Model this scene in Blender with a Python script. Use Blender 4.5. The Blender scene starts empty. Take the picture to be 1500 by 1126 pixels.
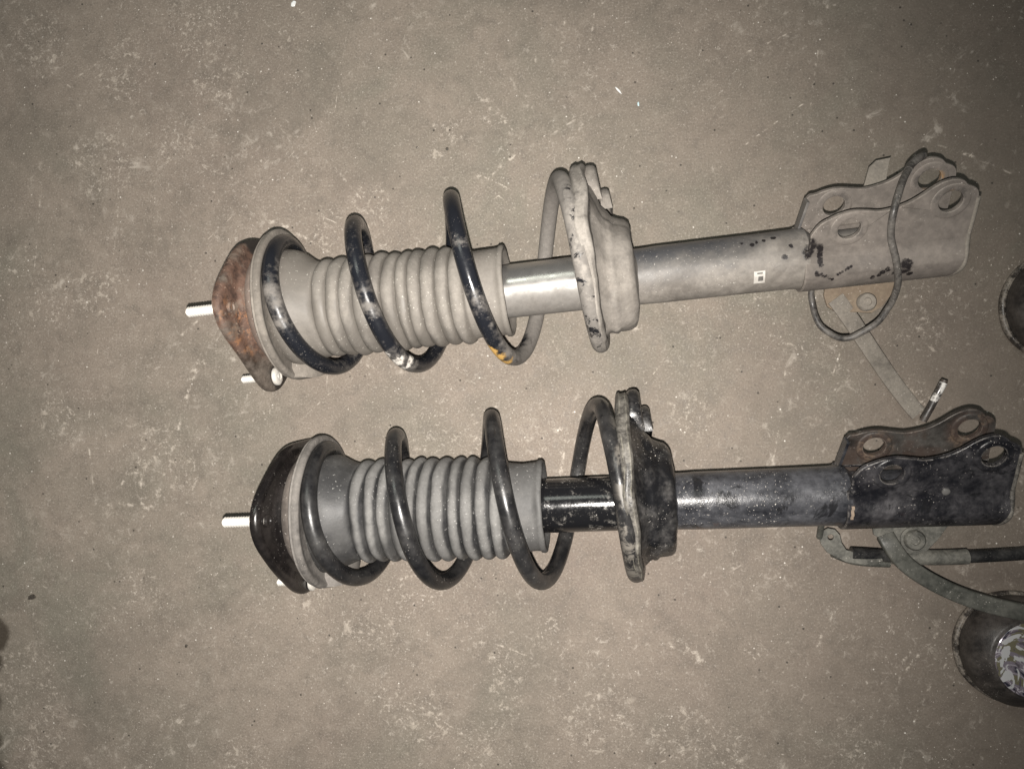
import bpy, bmesh, math, random
from mathutils import Vector, Matrix, noise as mn
random.seed(7)
R = math.radians
SC = bpy.context.scene
COL = SC.collection

# ------------------------------------------------------------------ camera, world, lamps, exposure
cam_d = bpy.data.cameras.new("camera")
cam_d.sensor_width = 36.0
cam_d.lens = 25.2
cam_d.clip_start = 0.01
cam_d.clip_end = 50
cam = bpy.data.objects.new("camera", cam_d)
COL.objects.link(cam)
cam.location = (0, 0, 0.72)
cam.rotation_euler = (0, R(5), 0)
SC.camera = cam
SC.view_settings.view_transform = 'Standard'
SC.view_settings.look = 'None'
SC.view_settings.exposure = 0
SC.view_settings.gamma = 1

world = bpy.data.worlds.new("World")
SC.world = world
world.use_nodes = True
bg = world.node_tree.nodes["Background"]
bg.inputs[0].default_value = (0.80, 0.90, 1.0, 1)
bg.inputs[1].default_value = 0.05

fl = bpy.data.lights.new("phone_flash", 'SPOT')       # the phone's own lamp, just beside its lens
fl.energy = 46
fl.color = (1.0, 0.952, 0.893)
fl.spot_size = R(122)
fl.spot_blend = 1.0
fl.shadow_soft_size = 0.0028
flash = bpy.data.objects.new("phone_flash", fl)
COL.objects.link(flash)
flash.location = (-0.003, -0.019, 0.722)
flash.rotation_euler = (R(-3), R(15), 0)

al = bpy.data.lights.new("room_lamp", 'AREA')          # dim ceiling lamp of the workshop
al.shape = 'RECTANGLE'
al.size, al.size_y = 1.2, 0.5
al.energy = 10
al.color = (0.95, 1.0, 0.90)
room = bpy.data.objects.new("room_lamp", al)
COL.objects.link(room)
room.location = (-0.7, 1.35, 2.0)
room.rotation_euler = (Vector((0, 0, 0)) - Vector(room.location)).to_track_quat('-Z', 'Y').to_euler()

# ------------------------------------------------------------------ material helpers
class NT:
    def __init__(s, name):
        s.m = bpy.data.materials.new(name)
        s.m.use_nodes = True
        s.t = s.m.node_tree
        s.b = s.t.nodes["Principled BSDF"]
        s.co = s.t.nodes.new("ShaderNodeTexCoord").outputs["Object"]
    def link(s, a, b): s.t.links.new(a, b)
    def put(s, v, sock):
        if isinstance(v, bpy.types.NodeSocket): s.link(v, sock)
        elif v is not None:
            if isinstance(v, tuple) and len(v) == 3 and sock.type == 'RGBA': v = (*v, 1)
            sock.default_value = v
    def noise(s, scale, detail=5, rough=0.6, dist=0.0, vec=None):
        n = s.t.nodes.new("ShaderNodeTexNoise")
        s.link(vec or s.co, n.inputs["Vector"])
        n.inputs["Scale"].default_value = scale; n.inputs["Detail"].default_value = detail
        n.inputs["Roughness"].default_value = rough; n.inputs["Distortion"].default_value = dist
        return n.outputs[0]
    def stretch(s, sx, sy, sz, rot=(0, 0, 0), loc=(0, 0, 0)):
        n = s.t.nodes.new("ShaderNodeMapping")
        s.link(s.co, n.inputs[0]); n.inputs["Scale"].default_value = (sx, sy, sz); n.inputs["Rotation"].default_value = rot
        n.inputs["Location"].default_value = loc
        return n.outputs[0]
    def voro(s, scale, feature='F1', vec=None):
        n = s.t.nodes.new("ShaderNodeTexVoronoi"); n.feature = feature
        s.link(vec or s.co, n.inputs["Vector"]); n.inputs["Scale"].default_value = scale
        return n.outputs
    def turn(s, ang, sx, sy, loc):
        """turned first and stretched afterwards, so that streaks run in any direction"""
        a = s.stretch(1, 1, 1, (0, 0, ang), (loc, loc, 0))
        n = s.t.nodes.new("ShaderNodeMapping"); s.link(a, n.inputs[0]); n.inputs["Scale"].default_value = (sx, sy, 1)
        return n.outputs[0]
    def rng(s, v, lo, hi, a=0.0, b=1.0):
        n = s.t.nodes.new("ShaderNodeMapRange"); n.interpolation_type = 'SMOOTHSTEP'
        s.put(v, n.inputs[0]); n.inputs[1].default_value = lo; n.inputs[2].default_value = hi
        n.inputs[3].default_value = a; n.inputs[4].default_value = b
        return n.outputs[0]
    def math(s, op, a, b=None, c=None):
        n = s.t.nodes.new("ShaderNodeMath"); n.operation = op
        for i, v in enumerate((a, b, c)):
            if v is not None: s.put(v, n.inputs[i])
        return n.outputs[0]
    def mix(s, f, a, b):
        n = s.t.nodes.new("ShaderNodeMix"); n.data_type = 'RGBA'
        s.put(f, n.inputs[0]); s.put(a, n.inputs[6]); s.put(b, n.inputs[7])
        return n.outputs[2]
    def mixf(s, f, a, b):
        n = s.t.nodes.new("ShaderNodeMix"); n.data_type = 'FLOAT'
        s.put(f, n.inputs[0]); s.put(a, n.inputs[2]); s.put(b, n.inputs[3])
        return n.outputs[0]
    def xyz(s):
        n = s.t.nodes.new("ShaderNodeSeparateXYZ"); s.link(s.co, n.inputs[0]); return n.outputs
    def radius(s, cy=0.0, cz=0.0):
        x, y, z = s.xyz()
        y = s.math('SUBTRACT', y, cy); z = s.math('SUBTRACT', z, cz)
        return s.math('SQRT', s.math('ADD', s.math('MULTIPLY', y, y), s.math('MULTIPLY', z, z)))
    def spots(s, pts, warp=0.006, wscale=90):
        """union of small blots, given as (x, y, z, radius) in mm, with ragged edges"""
        out = None
        w = s.math('MULTIPLY', s.math('SUBTRACT', s.noise(wscale, 4, 0.7), 0.5), warp * 2)
        for x, y, z, r in pts:
            n = s.t.nodes.new("ShaderNodeVectorMath"); n.operation = 'DISTANCE'
            s.link(s.co, n.inputs[0]); n.inputs[1].default_value = (x / 1e3, y / 1e3, z / 1e3)
            d = s.rng(s.math('ADD', n.outputs["Value"], w), r * 0.7e-3, r * 1.05e-3, 1, 0)
            out = d if out is None else s.math('MAXIMUM', out, d)
        return out
    def bump(s, h, strength=0.3, dist=0.001, prev=None):
        n = s.t.nodes.new("ShaderNodeBump")
        n.inputs["Strength"].default_value = strength; n.inputs["Distance"].default_value = dist
        s.link(h, n.inputs["Height"])
        if prev is not None: s.link(prev, n.inputs["Normal"])
        return n.outputs[0]
    def done(s, col, rough=0.5, metal=0.0, nrm=None, spec=None):
        s.put(col, s.b.inputs["Base Color"]); s.put(rough, s.b.inputs["Roughness"]); s.put(metal, s.b.inputs["Metallic"])
        if nrm is not None: s.link(nrm, s.b.inputs["Normal"])
        if spec is not None: s.b.inputs["Specular IOR Level"].default_value = spec
        return s.m

def grimy(name, base, dust, amt, r0=0.35, r1=0.85, metal=0.0, scale=38, bump=0.25, base2=None, extra=None, specks=0.5, side=None, soft=0.22, along=None, stretch=None, edge=None, grime=0.0):
    """painted or bare surface under a patchy coat of dust; amt 0..1 says how much of it is coated"""
    n = NT(name)
    sv = n.stretch(*stretch) if stretch else None
    a = n.noise(scale, 6, 0.62, 0.4, vec=sv)
    b = n.noise(scale * 5.3, 4, 0.6)
    f = n.math('ADD', n.math('MULTIPLY', a, 0.7), n.math('MULTIPLY', b, 0.3))
    if side is not None:                                  # the coat is thicker on one flank of the part
        y = n.xyz()[1]
        f = n.math('ADD', f, n.math('MULTIPLY', n.rng(y, side[0], side[1], 1, -1), side[2]))
    if along is not None:                                 # and towards one end of it
        f = n.math('ADD', f, n.rng(n.xyz()[0], along[0], along[1], 0, along[2]))
    c = 0.78 - 0.56 * amt
    df = n.rng(f, c - soft, c + soft)
    bcol = n.mix(n.rng(n.noise(scale * 0.7, 3), 0.4, 0.62), base, base2) if base2 else base
    dv = n.mix(n.rng(n.noise(scale * 9, 4, 0.7), 0.3, 0.7), tuple(v * 0.86 for v in dust), tuple(min(1, v * 1.12) for v in dust))
    if grime:
        gm = n.math('MULTIPLY', n.rng(n.noise(17, 6, 0.68, 0.7), 0.47, 0.66), n.rng(n.noise(110, 4, 0.7), 0.25, 0.65, 0.45, 1.0))
        dv = n.mix(n.math('MULTIPLY', gm, grime), dv, (0.058, 0.049, 0.041))
    col = n.mix(df, bcol, dv)
    if specks:
        sp = n.math('MULTIPLY', n.rng(n.noise(620, 2, 0.5), 0.66, 0.72), n.rng(n.noise(26, 2), 0.42, 0.62))
        col = n.mix(n.math('MULTIPLY', sp, specks), col, (0.62, 0.58, 0.53))
    rough = n.mixf(df, n.rng(n.noise(scale * 3, 3), 0.3, 0.7, r0 * 0.75, r0 * 1.35), r1)
    met = n.mixf(df, metal, 0.0)
    if extra: col, rough, met = extra(n, col, rough, met)
    if edge:                                              # paint rubbed pale along the edges
        bv = n.t.nodes.new("ShaderNodeBevel"); bv.samples = 4; bv.inputs["Radius"].default_value = 0.0016
        ge = n.t.nodes.new("ShaderNodeNewGeometry")
        dt = n.t.nodes.new("ShaderNodeVectorMath"); dt.operation = 'DOT_PRODUCT'
        n.link(bv.outputs[0], dt.inputs[0]); n.link(ge.outputs["Normal"], dt.inputs[1])
        em = n.math('MULTIPLY', n.rng(dt.outputs["Value"], 0.985, 0.86), n.rng(n.noise(130, 5, 0.7), 0.40, 0.56))
        col = n.mix(n.math('MULTIPLY', em, edge[1]), col, edge[0])
    h = n.math('ADD', n.math('MULTIPLY', df, 0.4), n.math('ADD', n.math('MULTIPLY', n.noise(900, 3, 0.7), 0.35), n.math('MULTIPLY', b, 0.5)))
    return n.done(col, rough, met, n.bump(h, bump, 0.0006))

DUST1 = (0.222, 0.201, 0.178)
DUST2 = (0.150, 0.144, 0.138)
BLACK = (0.012, 0.013, 0.016)

# floor -------------------------------------------------------------
def floor_material():
    n = NT("mottled_concrete")
    big = n.noise(2.3, 4, 0.6)
    mid = n.noise(9, 6, 0.65, 0.6)
    fine = n.noise(70, 6, 0.7)
    grain = n.noise(520, 3, 0.75)
    base = n.mix(n.rng(big, 0.35, 0.66), (0.170, 0.155, 0.125), (0.204, 0.166, 0.138))
    base = n.mix(n.rng(mid, 0.33, 0.70), base, (0.232, 0.194, 0.160))
    base = n.mix(n.math('MULTIPLY', n.rng(n.noise(24, 6, 0.7, 0.5), 0.46, 0.66), 0.34), base, (0.118, 0.101, 0.083))
    base = n.mix(n.math('MULTIPLY', n.rng(fine, 0.50, 0.25), 0.55), base, (0.115, 0.098, 0.082))
    base = n.mix(n.math('MULTIPLY', n.rng(fine, 0.52, 0.75), 0.35), base, (0.36, 0.32, 0.275))
    base = n.mix(n.math('MULTIPLY', n.rng(grain, 0.46, 0.30), 0.72), base, (0.10, 0.088, 0.075))
    base = n.mix(n.math('MULTIPLY', n.rng(grain, 0.54, 0.70), 0.55), base, (0.42, 0.38, 0.335))
    # darker brown towards the side where the brackets lie, and a dark blotch near the far edge
    x, y, z = n.xyz()
    side_tone = n.math('MULTIPLY', n.rng(n.math('ADD', x, n.math('MULTIPLY', n.math('SUBTRACT', mid, 0.5), 0.5)), 0.04, 0.52), 0.62)
    base = n.mix(side_tone, base, (0.105, 0.086, 0.070))
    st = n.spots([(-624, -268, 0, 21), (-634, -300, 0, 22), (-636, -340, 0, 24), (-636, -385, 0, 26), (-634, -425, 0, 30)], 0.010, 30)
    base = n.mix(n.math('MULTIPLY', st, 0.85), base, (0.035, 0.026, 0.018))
    # pale scuffs, gathered in clusters
    for sc_, lo, hi, cs, clo, chi, lx, ly, k in ((60, 0.54, 0.70, 6.5, 0.49, 0.63, 0, 0, 0.58), (120, 0.56, 0.70, 8.0, 0.48, 0.62, 3.3, 1.7, 0.62), (22, 0.56, 0.74, 4.2, 0.52, 0.66, 7.7, 2.9, 0.26), (240, 0.57, 0.68, 4.6, 0.40, 0.60, 1.1, 5.1, 0.66)):
        clus = n.rng(n.noise(cs, 4, 0.6, vec=n.stretch(1, 1, 1, loc=(lx, ly, 0))), clo, chi)
        sc = n.math('MULTIPLY', n.rng(n.noise(sc_, 8, 0.72, 0.6, vec=n.stretch(1, 1, 1, loc=(ly, lx, 0))), lo, hi), clus)
        base = n.mix(n.math('MULTIPLY', sc, k), base, (0.52, 0.47, 0.41))
    # soft darker clouds
    dk = n.math('MULTIPLY', n.rng(n.noise(5.5, 6, 0.7, vec=n.stretch(1, 1, 1, loc=(9, 4, 0))), 0.50, 0.68), 0.30)
    base = n.mix(dk, base, (0.11, 0.097, 0.080))
    # hair-thin scratches and old lines
    for sc_, rot, loc in ((5.0, 0.55, 0), (6.0, -0.75, 3), (4.0, 1.7, 8), (7.0, 2.5, 5)):
        v = n.noise(sc_, 2, 0.5, 0.3, vec=n.turn(rot, 0.22, 1.3, loc))
        ln = n.rng(n.math('ABSOLUTE', n.math('SUBTRACT', v, 0.5)), 0.0045, 0.0)
        ln = n.math('MULTIPLY', ln, n.rng(n.noise(120, 4, 0.7), 0.50, 0.66))
        ln = n.math('MULTIPLY', ln, n.rng(n.noise(5.1, 2, vec=n.stretch(1, 1, 1, loc=(loc + 1, 7, 0))), 0.50, 0.60))
        base = n.mix(n.math('MULTIPLY', ln, 0.75), base, (0.56, 0.50, 0.43))
    # chalky chips and scrapes where things were dragged and dropped
    drag = n.spots([(-73, -294, 0, 26), (-66, -321, 0, 18), (-153, -345, 0, 34), (-196, -312, 0, 24), (-97, -364, 0, 26), (-167, -213, 0, 30), (-207, -250, 0, 26), (-393, 377, 0, 44), (-371, 316, 0, 34), (-476, 334, 0, 40), (-557, 89, 0, 30), (-499, 96, 0, 30), (-125, 258, 0, 20), (-139, 241, 0, 14), (-438, -69, 0, 34), (-412, -91, 0, 24), (-545, -37, 0, 30), (-275, -216, 0, 26), (106, -348, 0, 34), (145, -360, 0, 30), (268, -351, 0, 24), (25, -338, 0, 40), (175, -258, 0, 16), (-584, -319, 0, 44), (-568, -377, 0, 40), (-210, 184, 0, 26), (-253, 164, 0, 22), (185, 102, 0, 24), (52, 124, 0, 26), (325, -11, 0, 20), (331, 47, 0, 20), (116, -31, 0, 26), (-461, -214, 0, 26), (-297, 356, 0, 14), (-341, -389, 0, 30), (-28, -251, 0, 22), (-499, 234, 0, 40), (-568, 367, 0, 40), (-415, 253, 0, 26)], 0.030, 22)
    fl1 = n.math('MULTIPLY', n.rng(n.noise(88, 7, 0.74, 0.4, vec=n.stretch(1, 1, 1, loc=(0.4, 6.1, 0))), 0.545, 0.64), drag)
    fl2 = n.math('MULTIPLY', n.rng(n.noise(230, 5, 0.72), 0.555, 0.65), drag)
    base = n.mix(n.math('MULTIPLY', fl1, 0.45), base, (0.52, 0.46, 0.39))
    base = n.mix(n.math('MULTIPLY', fl2, 0.46), base, (0.60, 0.54, 0.47))
    # bright and dark mineral specks
    vo = n.voro(240)
    rnd = n.t.nodes.new("ShaderNodeSeparateColor"); n.link(vo["Color"], rnd.inputs[0])
    spk = n.math('MULTIPLY', n.rng(vo["Distance"], 0.26, 0.06), n.rng(rnd.outputs[0], 0.972, 0.980))
    spk = n.math('MULTIPLY', spk, n.rng(n.noise(7, 3), 0.38, 0.6, 0.25, 1.0))
    base = n.mix(spk, base, (0.74, 0.70, 0.64))
    dsp = n.math('MULTIPLY', n.rng(vo["Distance"], 0.34, 0.18), n.rng(rnd.outputs[1], 0.985, 0.99))
    base = n.mix(n.math('MULTIPLY', dsp, 0.8), base, (0.03, 0.026, 0.022))
    h = n.math('ADD', n.math('MULTIPLY', grain, 0.5), n.math('ADD', n.math('MULTIPLY', fine, 0.9), n.math('MULTIPLY', sc, 0.5)))
    rough = n.rng(fine, 0.3, 0.7, 0.62, 0.86)
    return n.done(base, rough, 0, n.bump(h, 0.35, 0.0009), 0.35)

# ------------------------------------------------------------------ mesh helpers (millimetres in, metres out)
def mesh_obj(name, verts, faces, mat, parent=None, angle=40, smooth=True, bevel=0.0, raw=False):
    me = bpy.data.meshes.new(name)
    k = 1.0 if raw else 0.001
    me.from_pydata([(v[0] * k, v[1] * k, v[2] * k) for v in verts], [], faces)
    bm = bmesh.new(); bm.from_mesh(me)
    bmesh.ops.remove_doubles(bm, verts=bm.verts, dist=1e-7)
    bmesh.ops.recalc_face_normals(bm, faces=bm.faces)
    bm.to_mesh(me); bm.free()
    return finish(name, me, mat, parent, angle, smooth, bevel)

def finish(name, me, mat, parent, angle=40, smooth=True, bevel=0.0):
    me.materials.append(mat)
    if smooth:
        me.polygons.foreach_set("use_smooth", [True] * len(me.polygons))
        me.set_sharp_from_angle(angle=R(angle))
    o = bpy.data.objects.new(name, me)
    COL.objects.link(o)
    if parent is not None: o.parent = parent
    if bevel:
        b = o.modifiers.new("edge", 'BEVEL'); b.width = bevel * 1e-3; b.segments = 2; b.limit_method = 'ANGLE'; b.angle_limit = R(50); b.harden_normals = True
    return o

def lathe(prof, seg=96, cy=None, cz=None, closed=True, rfun=None, xfun=None):
    """profile [(x, r)] turned round the X axis; cy(x) shifts the centre, rfun scales the radius"""
    V, F = [], []
    for (x, r) in prof:
        for j in range(seg):
            t = 2 * math.pi * j / seg
            rr = r * (rfun(x, t) if rfun else 1)
            y = math.cos(t) * rr + (cy(x) if cy else 0)
            z = math.sin(t) * rr + (cz(x) if cz else 0)
            V.append((x + (xfun(x, y, z) if xfun else 0), y, z))
    m = len(prof)
    for i in range(m - 1):
        for j in range(seg):
            k = (j + 1) % seg
            F.append((i * seg + j, i * seg + k, (i + 1) * seg + k, (i + 1) * seg + j))
    if closed:
        F.append(tuple(range(seg)))
        F.append(tuple((m - 1) * seg + j for j in range(seg)))
    return V, F

def tube(path, rad, seg=16, cap=True, flat=None):
    """sweep along points (mm); rad number or function(i); flat=(w,h) gives a rounded strap section"""
    P = [Vector(p) for p in path]
    V, F = [], []
    up = Vector((0, 0, 1))
    n0 = None
    for i, p in enumerate(P):
        t = (P[min(i + 1, len(P) - 1)] - P[max(i - 1, 0)]).normalized()
        if n0 is None:
            n0 = up - t * up.dot(t)
            if n0.length < 0.1: n0 = Vector((0, 1, 0)) - t * t.y
        if flat is not None: n0 = up
        n0 = (n0 - t * n0.dot(t)).normalized()
        b = t.cross(n0)
        r = rad(i) if callable(rad) else rad
        for j in range(seg):
            a = 2 * math.pi * j / seg
            if flat:
                c, s_ = math.cos(a), math.sin(a)
                e = 0.35
                V.append(p + b * (flat[0] * math.copysign(abs(c) ** e, c)) + n0 * (flat[1] * math.copysign(abs(s_) ** e, s_)))
            else:
                V.append(p + n0 * (math.sin(a) * r) + b * (math.cos(a) * r))
    for i in range(len(P) - 1):
        for j in range(seg):
            k = (j + 1) % seg
            F.append((i * seg + j, i * seg + k, (i + 1) * seg + k, (i + 1) * seg + j))
    if cap:
        F.append(tuple(range(seg))); F.append(tuple((len(P) - 1) * seg + j for j in range(seg)))
    return V, F

def catmull(pts, per=8):
    P = [Vector(p) for p in pts]
    out = []
    for i in range(len(P) - 1):
        a, b, c, d = P[max(i - 1, 0)], P[i], P[i + 1], P[min(i + 2, len(P) - 1)]
        for k in range(per):
            t = k / per
            out.append(0.5 * ((2 * b) + (c - a) * t + (2 * a - 5 * b + 4 * c - d) * t * t + (3 * b - a - 3 * c + d) * t ** 3))
    out.append(P[-1])
    return out

def sheet(name, outline, holes, z0, z1, mat, parent, xf, bevel=0.6):
    """flat plate with round holes: outline [(u,v)], holes [(u,v,r)], between heights z0 and z1, placed by xf"""
    bm = bmesh.new()
    loops = [outline] + [[(u + r * math.cos(a), v + r * math.sin(a)) for a in [2 * math.pi * i / 28 for i in range(28)]] for u, v, r in holes]
    es = []
    for L in loops:
        vs = [bm.verts.new((p[0], p[1], z0)) for p in L]
        es += [bm.edges.new((vs[i], vs[(i + 1) % len(vs)])) for i in range(len(vs))]
    bmesh.ops.triangle_fill(bm, use_beauty=True, use_dissolve=False, edges=es)
    g = bmesh.ops.extrude_face_region(bm, geom=list(bm.faces))
    for e in g["geom"]:
        if isinstance(e, bmesh.types.BMVert): e.co.z = z1
    bmesh.ops.recalc_face_normals(bm, faces=bm.faces)
    for v in bm.verts: v.co = Vector(xf(v.co)) * 0.001
    me = bpy.data.meshes.new(name); bm.to_mesh(me); bm.free()
    return finish(name, me, mat, parent, 35, True, bevel)

def interp(x, tab):
    if x <= tab[0][0]: return tab[0][1]
    for (a, b), (c, d) in zip(tab, tab[1:]):
        if x <= c:
            return b + (d - b) * (x - a) / (c - a)
    return tab[-1][1]

def rough_up(V, amp, scale, seed=0.0):
    out = []
    for v in V:
        p = Vector(v) * (scale * 0.001) + Vector((seed, seed * 1.7, -seed))
        d = mn.noise_vector(p)
        out.append((v[0] + d.x * amp, v[1] + d.y * amp, v[2] + d.z * amp))
    return out

def tag(o, label, cat, group=None):
    o["label"] = label; o["category"] = cat
    if group: o["group"] = group
    return o

# ------------------------------------------------------------------ the floor
def build_floor():
    n = 60
    V, F = [], []
    S = 3.0
    for i in range(n + 1):
        for j in range(n + 1):
            V.append((-S + 2 * S * i / n, -S + 2 * S * j / n, 0))
    for i in range(n):
        for j in range(n):
            a = i * (n + 1) + j
            F.append((a, a + 1, a + n + 2, a + n + 1))
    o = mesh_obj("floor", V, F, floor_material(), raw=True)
    o["kind"] = "structure"

build_floor()

# ------------------------------------------------------------------ materials of the two struts
def rust_extra(n, col, rough, met):
    r = n.rng(n.noise(34, 6, 0.65, 0.5), 0.40, 0.56)
    hot = n.rng(n.noise(60, 6, 0.7), 0.55, 0.68)
    rc = n.mix(hot, (0.110, 0.042, 0.022), (0.30, 0.115, 0.045))
    return n.mix(r, col, rc), n.mixf(r, rough, 0.8), n.mixf(r, met, 0.0)

def rust_heavy(n, col, rough, met):
    x, y, z = n.xyz()
    r = n.math('MULTIPLY', n.rng(n.noise(24, 6, 0.65, 0.5), 0.34, 0.50), n.rng(y, -0.045, -0.025))
    hot = n.math('MULTIPLY', n.rng(n.noise(75, 7, 0.75), 0.50, 0.62), n.rng(y, 0.028, -0.01))
    rc = n.mix(n.rng(n.noise(90, 6, 0.75), 0.36, 0.60), (0.040, 0.023, 0.017), (0.112, 0.064, 0.045))
    rc = n.mix(n.math('MULTIPLY', hot, 0.85), rc, (0.26, 0.125, 0.060))
    rc = n.mix(n.math('MULTIPLY', n.rng(n.noise(38, 6, 0.7, 0.4), 0.50, 0.64), 0.7), rc, (0.175, 0.140, 0.112))
    rc = n.mix(n.rng(n.noise(160, 5, 0.7), 0.60, 0.72), rc, (0.42, 0.30, 0.23))
    blk = n.spots([(-292, -52, -8, 20), (-290, -66, -18, 17), (-293, 66, 14, 18), (-291, 62, -14, 22)], 0.012, 60)
    c = n.mix(r, col, rc)
    return n.mix(blk, c, (0.018, 0.014, 0.012)), n.mixf(r, rough, 0.7), n.mixf(r, met, 0.0)

def wear_blots(n, col, rough, met):
    """oily black patches and fine pale chips where the paint is worn"""
    b = n.math('MULTIPLY', n.rng(n.noise(48, 6, 0.7, 0.6), 0.56, 0.63), 0.85)
    col = n.mix(b, col, (0.009, 0.009, 0.010))
    c = n.math('MULTIPLY', n.rng(n.noise(210, 5, 0.75, 0.5), 0.64, 0.70), n.rng(n.noise(24, 3), 0.45, 0.62))
    col = n.mix(n.math('MULTIPLY', c, 0.8), col, (0.30, 0.285, 0.27))
    r = n.math('MULTIPLY', n.rng(n.noise(36, 5, 0.7), 0.60, 0.68), n.rng(n.xyz()[1], -0.010, -0.024))
    return n.mix(n.math('MULTIPLY', r, 0.7), col, (0.075, 0.045, 0.035)), n.mixf(b, rough, 0.24), met

def hole_rust(n, col, rough, met):
    h = n.spots([(219, 42, -4, 19), (291, 53, 2, 21), (219, 38, -2, 17), (291, 49, 6, 17)], 0.006, 70)
    r = n.math('MULTIPLY', h, n.rng(n.noise(70, 6, 0.7), 0.36, 0.56))
    rc = n.mix(n.rng(n.noise(110, 5, 0.7), 0.48, 0.62), (0.034, 0.021, 0.016), (0.105, 0.072, 0.050))
    edge = n.math('MULTIPLY', n.rng(n.noise(26, 4, 0.6), 0.46, 0.6), 0.7)
    col = n.mix(edge, col, (0.050, 0.034, 0.027))
    return n.mix(r, col, rc), n.mixf(r, rough, 0.8), met

def coil_marks1(n, col, rough, met):
    y = n.math('MULTIPLY', n.spots([(-76, -50, 40, 9), (-72, -54, 31, 10), (-68, -58, 20, 9)], 0.005, 160), n.rng(n.noise(140, 5, 0.7), 0.30, 0.40))
    col = n.mix(y, col, (0.56, 0.34, 0.10))
    w = n.spots([(-164, -45, 42, 7), (-160, -49, 34, 9), (-156, -53, 24, 8), (-195, -30, 58, 4), (-97, -30, 68, 5), (-92, -38, 60, 6)], 0.006, 120)
    col = n.mix(n.math('MULTIPLY', w, n.rng(n.noise(150, 4, 0.7), 0.40, 0.5)), col, (0.72, 0.68, 0.62))
    e = n.rng(n.xyz()[0], -0.006, 0.004)
    ch = n.math('MULTIPLY', n.rng(n.noise(70, 6, 0.72, 0.5), 0.55, 0.61), e)
    col = n.mix(n.math('MULTIPLY', n.math('MULTIPLY', n.rng(n.noise(40, 5, 0.7), 0.48, 0.60), e), 0.7), col, (0.30, 0.275, 0.245))
    col = n.mix(ch, col, (0.014, 0.014, 0.016))
    return col, n.mixf(n.math('MAXIMUM', y, w), n.mixf(ch, rough, 0.2), 0.7), met

def coil_marks2(n, col, rough, met):
    y = n.math('MULTIPLY', n.spots([(-72, -62, 6, 9)], 0.005, 160), n.rng(n.noise(170, 4, 0.7), 0.50, 0.58))
    e = n.rng(n.xyz()[0], -0.002, 0.008)
    ch = n.math('MULTIPLY', n.rng(n.noise(60, 6, 0.72, 0.5), 0.46, 0.58), e)
    col = n.mix(n.math('MULTIPLY', ch, 0.75), col, (0.185, 0.168, 0.145))
    return n.mix(y, col, (0.30, 0.17, 0.07)), n.mixf(ch, rough, 0.6), met

def boot_dust(base, dust, name, lo, hi, k, cone, cuff):
    """rubber bellows: dust sits on the crests of the folds, on the flared end and on the plain cuff"""
    n = NT(name)
    x = n.xyz()[0]
    r = n.radius()
    c = n.rng(n.math('ADD', r, n.math('MULTIPLY', n.math('SUBTRACT', n.noise(55, 5, 0.7), 0.5), 0.0022)), lo, hi)
    c = n.mixf(n.rng(x, -0.2295, -0.2325), c, cone)
    c = n.mixf(n.rng(x, -0.0945, -0.0930), c, cuff)
    patch = n.noise(26, 6, 0.65)
    f = n.math('ADD', n.math('MULTIPLY', c, k), n.rng(patch, 0.35, 0.75, -0.08, 0.28))
    f = n.math('MINIMUM', n.math('MAXIMUM', f, 0.0), 1.0)
    gr = n.math('MULTIPLY', n.rng(n.noise(15, 6, 0.68, 0.6), 0.48, 0.68), 0.55)
    dv = n.mix(n.rng(n.noise(240, 5, 0.75), 0.32, 0.68), tuple(v * 0.85 for v in dust), tuple(v * 1.12 for v in dust))
    col = n.mix(f, base, dv)
    col = n.mix(gr, col, tuple(v * 0.42 for v in dust))
    sp = n.math('MULTIPLY', n.rng(n.noise(520, 2, 0.5), 0.66, 0.72), n.rng(n.noise(20, 2), 0.38, 0.56))
    col = n.mix(n.math('MULTIPLY', sp, 0.7), col, tuple(min(0.5, v * 2.2) for v in dust))
    return n.done(col, n.mixf(f, 0.5, 0.92), 0, n.bump(n.math('ADD', n.noise(420, 4, 0.75), n.noise(60, 3)), 0.3, 0.0006))

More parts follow.
